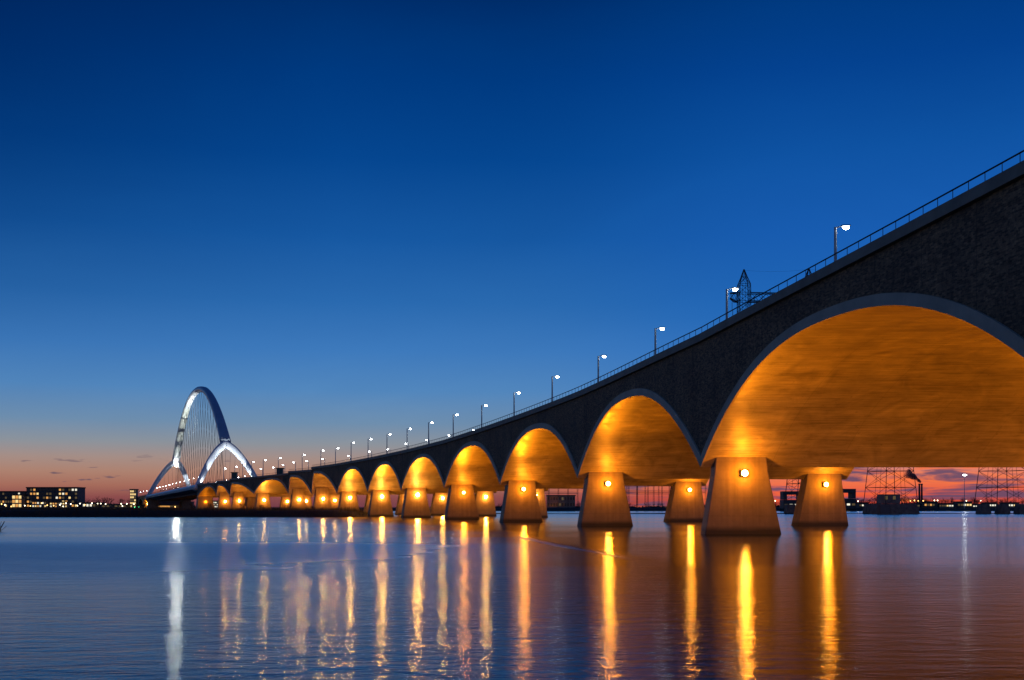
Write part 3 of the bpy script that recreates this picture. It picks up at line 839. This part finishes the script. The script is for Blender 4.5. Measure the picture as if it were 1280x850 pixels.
rb = [(1076, 1086, 629, 'shed', 4, .8), (1136, 1150, 630, 'white fronted shed right of the pylon base', 4, .8), (1152, 1172, 628, 'factory with a red lit front below the chimneys', 6, .5),
      (1174, 1192, 630, 'long white lit shed right of the chimneys', 6, .8), (1197, 1215, 628, 'works building with a greenish lit front under the tall lamp', 5, .7), (1216, 1229, 631, 'small lit shed left of the three pylon footings', 4, .7),
      (1233, 1246, 629, 'white lit hall between the first pylon footings', 4, .9), (1256, 1274, 629, 'white lit hall between the last pylon footings', 5, .9)]
rb[0] = (1074, 1086, 629, 'low lit shed between portal hall and pylon base', 4, .8)
for k, (a, b, yt, lab, c, l) in enumerate(rb):
    building('works_building', a, b, yt, 865+k*2, 10, M['wallB'] if k % 2 else M['wallA'], c, 1, l, lab, seed=20+k, mats=('winW', 'winW', 'winY') if k != 2 else ('winO',), wf=.7, hf=.35, group='low works buildings on the far bank')

# chimneys and smoke
for x, lab, in ((1149.2, 'left one of the two thin chimneys under the widest arch'), (1152.2, 'right one of the two thin chimneys under the widest arch')):
    q = P(x, 605, 1300); r = empty('chimney', (q.x, 1300, 2))
    mb = MB(); mb.tube([(0, 0, 0), (0, 0, q.z-2)], [1.4, .95], 10); mb.build('stack', M['pylon'], r)
    mb = MB(); mb.tube([(0, 0, q.z-3.2), (0, 0, q.z-1.6)], 1.25, 10); mb.build('rim', M['housing'], r)
    tag(r, lab, 'chimney', 'thin factory chimneys')
m, nt, out = newmat('smoke'); kk = NT(nt)
ns = kk.n('ShaderNodeTexNoise', {'Vector': kk.n('ShaderNodeTexCoord').outputs['Object'], 'Scale': .16, 'Detail': 5.}).outputs[0]
pv = kk.n('ShaderNodeVolumePrincipled', {'Color': (.22, .24, .30, 1), 'Density': kk.math('MULTIPLY', kk.mr(ns, .30, .55, .25, 1.), kk.mr(kk.n('ShaderNodeSeparateXYZ', {0: kk.n('ShaderNodeTexCoord').outputs['Object']}).outputs[0], -17., 0., .10, 1.6))})
nt.links.new(pv.outputs[0], out.inputs[1]); M['smoke'] = m
q = P(1151, 604, 1300)
mb = MB(); pts = []; rr = []
for k in range(9):
    f = k/8; pts.append(Vector((-f*17, 0, .8+f*12+math.sin(f*5)*.8))); rr.append(1.1+f**1.2*5.0+math.sin(k*2.1)*.5)
mb.tube(pts, rr, 12); offs(mb, Vector((0, 0, 0)))
so_ = mb.build('smoke_plume', M['smoke'])
import bmesh
bme = bmesh.new(); bme.from_mesh(so_.data); bmesh.ops.recalc_face_normals(bme, faces=bme.faces); bme.to_mesh(so_.data); bme.free(); so_.location = q
tag(so_, 'grey smoke drifting left from the twin chimneys', 'smoke', kind='stuff')

# tall mast lamp on the right
q = P(1205.5, 594, 860); r = empty('mast_lamp', (q.x, 860, 2))
mb = MB(); mb.tube([(0, 0, 0), (0, 0, q.z-2)], [.3, .15], 6); mb.build('mast', M['pole'], r)
mb = MB(); mb.box((0, -.2, q.z-1.8), (3.0, 1, .9), None, 0); mb.box((0, -.8, q.z-1.9), (2.6, .2, .8), None, 1); mb.build('lamp_head', [M['housing'], emit('mast_lens', (1, 1, .98, 1), 30)], r)
tag(r, 'tall mast with a brilliant white lamp seen under the widest arch', 'mast lamp')

# small city lamps
def city_lamp(mat):
    r = empty('city_lamp'); mb = MB(); mb.tube([(0, 0, 0), (0, 0, 5.2)], .09, 5); mb.build('pole', M['pylon'], r)
    mb = MB(); mb.tube([(0, 0, 5.0), (0, 0, 5.25), (0, 0, 5.75), (0, 0, 5.95)], [.12, .40, .40, .12], 8); mb.build('globe', M[mat], r)
    return r
def city(x, y, mat, label, Y=875, protos={}):
    if mat not in protos: protos[mat] = o = city_lamp(mat)
    else: o = copy_tree(protos[mat])
    q = P(x, y, Y); o.location = (q.x, Y, q.z-5.5)
    tag(o, label, 'lamp', 'small city lamps on the far bank')
Ls = [(2, 630, 'warmfar', 'orange lamp at the very left edge'), (6, 631, 'ledfar', 'white lamp next to the left edge'), (14, 633, 'warmfar', 'orange lamp left of the small yellow building'), (31, 632, 'ledfar', 'white lamp right of the small yellow building'),
      (38, 632.5, 'warmfar', 'orange lamp left of the orange windowed row house'), (52, 629, 'warmfar', 'orange lamp before the orange windowed row house'), (59, 631.5, 'warmfar', 'orange lamp between the two row houses'), (67, 632, 'warmfar', 'orange lamp before the paler row house, left one'),
      (75, 631, 'ledfar', 'white lamp before the paler row house, middle one'), (79, 633, 'ledfar', 'white lamp before the paler row house, lower one'), (82.5, 629, 'ledfar', 'white lamp at the right end of the paler row house'), (88.5, 630, 'ledfar', 'white lamp below the bright end of the office block'), (97, 632, 'ledfar', 'white lamp at the right corner of the office block'),
      (100, 629.5, 'ledfar', 'higher white lamp just right of the office block'), (106, 631, 'warmfar', 'orange lamp at the left end of the warehouse'), (115, 629, 'ledfar', 'white lamp over the low warehouse'), (122, 629.5, 'ledfar', 'white lamp over the right end of the warehouse, first of two'), (126, 629.5, 'ledfar', 'white lamp over the right end of the warehouse, second of two'), (132, 630, 'ledfar', 'white lamp over the left end of the long shed'),
      (151.5, 629.7, 'ledfar', 'white lamp over the right end of the long shed'), (158.5, 629.7, 'ledfar', 'white lamp between the long shed and the lit tower'), (153, 632.5, 'ledfar', 'lower white lamp by the right end of the long shed'), (167.5, 630, 'ledfar', 'white lamp at the foot of the lit tower'), (168.5, 634, 'greenfar', 'green lamp at the foot of the lit tower'), (173.5, 634, 'greenfar', 'green lamp right of the lit tower'),
      (177.5, 635.5, 'warmfar', 'orange lamp left of the far steel arch pier'), (211.5, 635.3, 'warmfar', 'orange lamp at the end of the glowing quay building'), (219, 633.5, 'warmfar', 'brightest orange lamp under the steel arch deck'), (226.5, 632, 'warmfar', 'orange lamp right of the brightest one under the deck'), (220.8, 626.5, 'ledfar', 'left one of two pale lamps high under the deck'), (225.3, 626.8, 'ledfar', 'right one of two pale lamps high under the deck'),
      (228.5, 614.5, 'warmfar', 'orange lamp close beneath the steel deck edge'), (264, 630, 'ledfar', 'bright white lamp before the small white office'), (287, 631, 'warmfar', 'orange lamp under the small far arches'), (305, 632, 'warmfar', 'yellow orange lamp right of the small far arches'),
      (969, 626, 'ledfar', 'white lamp left of the portal hall between the big piers'), (993, 626, 'warmfar', 'orange lamp before the portal hall between the big piers'), (1072.5, 626.5, 'ledfar', 'white lamp at the right side of the portal hall'), (1163, 634, 'redfar', 'red lamp near the water below the chimneys'),
      (1138, 626, 'warmfar', 'orange lamp over the white fronted shed, left one'), (1143, 625.5, 'warmfar', 'orange lamp over the white fronted shed, right one'), (1147.5, 626, 'warmfar', 'orange lamp at the foot of the left chimney'), (1154, 626, 'warmfar', 'orange lamp at the foot of the right chimney'), (1168, 625.5, 'ledfar', 'white lamp right of the chimneys'), (1172, 625.5, 'ledfar', 'white lamp farther right of the chimneys'),
      (1184, 631, 'redfar', 'red lamp before the long white shed'), (1189, 631.5, 'redfar', 'red lamp at the right end of the long white shed'), (1208, 626, 'ledfar', 'white lamp below the tall mast lamp, upper one'), (1208.5, 632, 'ledfar', 'white lamp below the tall mast lamp, lower one'), (1226, 626, 'ledfar', 'white lamp left of the right hand pylon')]
for a in Ls: city(*a)

# ------------------------------------------------------------------ bare trees of the far bank
def twig_tree(mb, x, y, z, h, rd, wide=.45):
    def br(p, d, L, rad, dep):
        e = p+d*L; mb.tube([p, e], [rad, rad*.6], 3, cap=False)
        if dep == 0: return
        for _ in range(3):
            nd = (d+Vector((rd.uniform(-.8, .8), rd.uniform(-.8, .8), rd.uniform(-.15, .45)))).normalized()
            br(p.lerp(e, rd.uniform(.5, 1)), nd, L*rd.uniform(.6, .8), rad*.6, dep-1)
    br(Vector((x, y, z)), Vector((rd.uniform(-.1, .1), 0, 1)).normalized(), h*.38, h*.02, 4)
rd = random.Random(5)
def treemass(name, xs, Y, ytops, n, label, seed):
    rd = random.Random(seed); mb = MB()
    for k in range(n):
        f = rd.random(); x = xs[0]+(xs[1]-xs[0])*f
        j = f*(len(ytops)-1); jj = min(int(j), len(ytops)-2); yt = ytops[jj]+(ytops[jj+1]-ytops[jj])*(j-jj)
        YY = Y+rd.uniform(-15, 25); h = CH+(HZ-yt-rd.uniform(-1.5, 3))/F*YY-2
        if h < 2: continue
        twig_tree(mb, (x-640)/F*YY, YY, 2, h*1.05, rd)
        # low scrub
        for _ in range(14):
            a = rd.uniform(0, 6.28); cx = (x-640)/F*YY+rd.uniform(-5, 5); w_ = rd.uniform(.8, 2.2); hh = h*rd.uniform(.2, .5)
            mb.face([(cx-w_*math.cos(a), YY-w_*math.sin(a), 1.5), (cx+w_*math.cos(a), YY+w_*math.sin(a), 1.5), (cx+rd.uniform(-1, 1), YY, 2+hh)])
    tag(mb.build(name, M['tree']), label, 'trees', kind='stuff')
treemass('far_woodland', (955, 1290), 985, (626, 624, 623, 620, 619, 621, 620, 622, 623), 150, 'dark line of bare trees along the far bank under the widest arch', 1)
treemass('far_woodland', (590, 900), 930, (624, 627, 628, 627, 628, 626), 110, 'dark bare trees on the far bank between the nearer piers', 2)
treemass('far_woodland', (-20, 260), 960, (624, 627, 622, 620, 622, 625, 628), 110, 'faint bare trees behind the city lights at the left', 3)

# thin twig standing in the water at the left edge
r = empty('water_twig', (-.446*112-.0, 112, 0)); mb = MB(); rd = random.Random(3)
for k in range(14):
    a = Vector((rd.uniform(-.25, .25), 0, 0)); mb.tube([a, a+Vector((rd.uniform(-.5, .6), rd.uniform(-.3, .3), rd.uniform(.4, 1.0)))], .02, 4)
mb.build('twigs', M['reed'], r); tag(r, 'small dark tuft of twigs in the water at the left edge', 'twigs')

r = empty('power_line', (0, 0, 0)); 
def wire(p0, p1, sag):
    mb = MB(); mb.tube([Vector(p0).lerp(Vector(p1), f/16)-Vector((0, 0, sag*4*(f/16)*(1-f/16))) for f in range(17)], .022, 4); mb.build('wire', M['cable'], r)
px = [((x-640)/F*Y, Y, (5.2 if x == 1011 else 3.6)) for x, l, Y, rz in pyl]
for a_, b_ in zip(px[:-1], px[1:]): wire((a_[0], a_[1], a_[2]+89.5), (b_[0], b_[1], b_[2]+89.5), .7)
tag(r, 'thin sagging wires strung between the lattice pylon tips', 'power line')
# ------------------------------------------------------------------ sky
wd_ = bpy.data.worlds.new('World'); sc.world = wd_; wd_.use_nodes = True
nt = wd_.node_tree; nt.nodes.clear(); k = NT(nt)
out = nt.nodes.new('ShaderNodeOutputWorld')
g = k.n('ShaderNodeTexCoord').outputs['Generated']
sp = k.n('ShaderNodeSeparateXYZ', {0: k.n('ShaderNodeVectorMath', {0: g}, operation='NORMALIZE').outputs[0]})
X_, Y_, Z_ = sp.outputs[0], sp.outputs[1], sp.outputs[2]
az = k.math('ARCTAN2', X_, Y_)
def el(y): return math.atan((HZ-y)/F)
elev = k.math('ARCSINE', Z_)
tt = k.mr(elev, 0, .6)
stops = [(635, (112, 60, 72)), (622, (140, 76, 76)), (608, (166, 108, 92)), (592, (174, 130, 112)), (575, (166, 142, 134)), (556, (140, 147, 156)), (530, (110, 142, 174)), (490, (82, 134, 188)), (440, (62, 122, 188)),
         (380, (42, 106, 176)), (300, (22, 88, 162)), (200, (5, 70, 144)), (100, (0, 58, 128)), (0, (0, 45, 106))]
st = [(el(y)/.6, lin(*c)) for y, c in stops]+[(1.0, lin(0, 30, 80))]
base = k.ramp(tt, st)
stopsR = [(635, (186, 60, 50)), (620, (236, 90, 58)), (596, (240, 124, 84)), (575, (170, 140, 150)), (545, (110, 140, 180)), (480, (60, 122, 196)), (400, (34, 104, 184)), (300, (24, 92, 176)), (200, (14, 82, 162)), (100, (4, 66, 144)), (0, (0, 56, 124))]
stR = [(el(y)/.6, lin(*c)) for y, c in stopsR]+[(1.0, lin(0, 32, 84))]
baseR = k.ramp(tt, stR)
fr = k.mr(az, -.02, .26, 0, 1, True)
sky = k.mix(fr, base, baseR)
# darker top left
sky = k.mix(k.math('MULTIPLY', k.mr(az, -.15, -.5), k.mr(elev, .1, .42)), sky, lin(0, 34, 88))
# sunset clouds, low and stretched
cv = k.n('ShaderNodeCombineXYZ', {0: k.math('MULTIPLY', az, 9.), 1: k.math('MULTIPLY', elev, 85.), 2: 3.7}).outputs[0]
c1 = k.n('ShaderNodeTexNoise', {'Vector': cv, 'Scale': 1., 'Detail': 6., 'Roughness': .58, 'Distortion': .8}).outputs[0]
cm = k.mr(c1, .47, .60, 0, 1, True)
low = k.math('MULTIPLY', k.mr(elev, .034, .052, 1, 0), k.mr(az, .03, .12))
sky = k.mix(k.math('MULTIPLY', k.math('MULTIPLY', cm, low), .9), sky, lin(88, 74, 104))
cv2 = k.n('ShaderNodeCombineXYZ', {0: k.math('MULTIPLY', az, 14.), 1: k.math('MULTIPLY', elev, 120.), 2: 8.1}).outputs[0]
c2 = k.n('ShaderNodeTexNoise', {'Vector': cv2, 'Scale': 1., 'Detail': 4., 'Roughness': .5, 'Distortion': .6}).outputs[0]
hot = k.math('MULTIPLY', k.mr(c2, .52, .66, 0, 1, True), low)
sky = k.mix(k.math('MULTIPLY', hot, .75), sky, lin(255, 120, 62))
# small dark cloud bars at the left
cv3 = k.n('ShaderNodeCombineXYZ', {0: k.math('MULTIPLY', az, 34.), 1: k.math('MULTIPLY', elev, 190.), 2: 1.3}).outputs[0]
c3 = k.n('ShaderNodeTexNoise', {'Vector': cv3, 'Scale': 1., 'Detail': 3., 'Roughness': .5}).outputs[0]
lf = k.math('MULTIPLY', k.mr(az, .0, -.12), k.math('MULTIPLY', k.mr(elev, .05, .03), k.mr(elev, .006, .016)))
sky = k.mix(k.math('MULTIPLY', k.math('MULTIPLY', k.mr(c3, .64, .72, 0, 1, True), lf), .75), sky, lin(78, 72, 96))
back = k.mr(k.math('ABSOLUTE', az), .75, 1.5, 0, 1, True)
skyb = k.ramp(tt, [(0, lin(104, 100, 112)), (.15, lin(96, 112, 142)), (.35, lin(70, 104, 150)), (.7, lin(26, 72, 134)), (1, lin(0, 34, 90))])
sky = k.mix(back, sky, skyb)
below = k.mr(elev, -.01, 0.0)
wn = k.n('ShaderNodeTexNoise', {'Vector': k.n('ShaderNodeCombineXYZ', {0: k.math('ADD', k.math('MULTIPLY', az, 3.), k.math('MULTIPLY', elev, -2.)), 1: k.math('MULTIPLY', elev, 9.), 2: 2.2}).outputs[0], 'Scale': 1., 'Detail': 7., 'Roughness': .6, 'Distortion': .5}).outputs[0]
sky = k.mix(1., sky, k.ramp(wn, [(.3, (.955, .96, .97, 1)), (.55, (1, 1, 1, 1)), (.75, (1.10, 1.07, 1.04, 1))]), 'MULTIPLY')
sky = k.mix(below, lin(20, 18, 26), sky)
bg = k.n('ShaderNodeBackground', {'Color': sky, 'Strength': 1.0})
nt.links.new(bg.outputs[0], out.inputs[0])

# ------------------------------------------------------------------ camera and render
cd = bpy.data.cameras.new('camera'); cam = bpy.data.objects.new('camera', cd); COL.objects.link(cam)
cam.location = (0, 0, CH); cam.rotation_euler = (math.radians(90), 0, 0)
cd.sensor_width = 36; cd.lens = 36*F/1280; cd.shift_y = (HZ-425)/1280; cd.clip_end = 20000; cd.clip_start = .5
sc.camera = cam
sc.render.engine = 'CYCLES'
sc.view_settings.view_transform = 'Standard'; sc.view_settings.look = 'None'; sc.view_settings.exposure = 0; sc.view_settings.gamma = 1
cy = sc.cycles
cy.use_denoising = True; cy.max_bounces = 6; cy.diffuse_bounces = 3; cy.glossy_bounces = 4; cy.volume_bounces = 1
cy.sample_clamp_indirect = 4.0; cy.sample_clamp_direct = 0; cy.use_light_tree = True; cy.caustics_reflective = False; cy.caustics_refractive = False
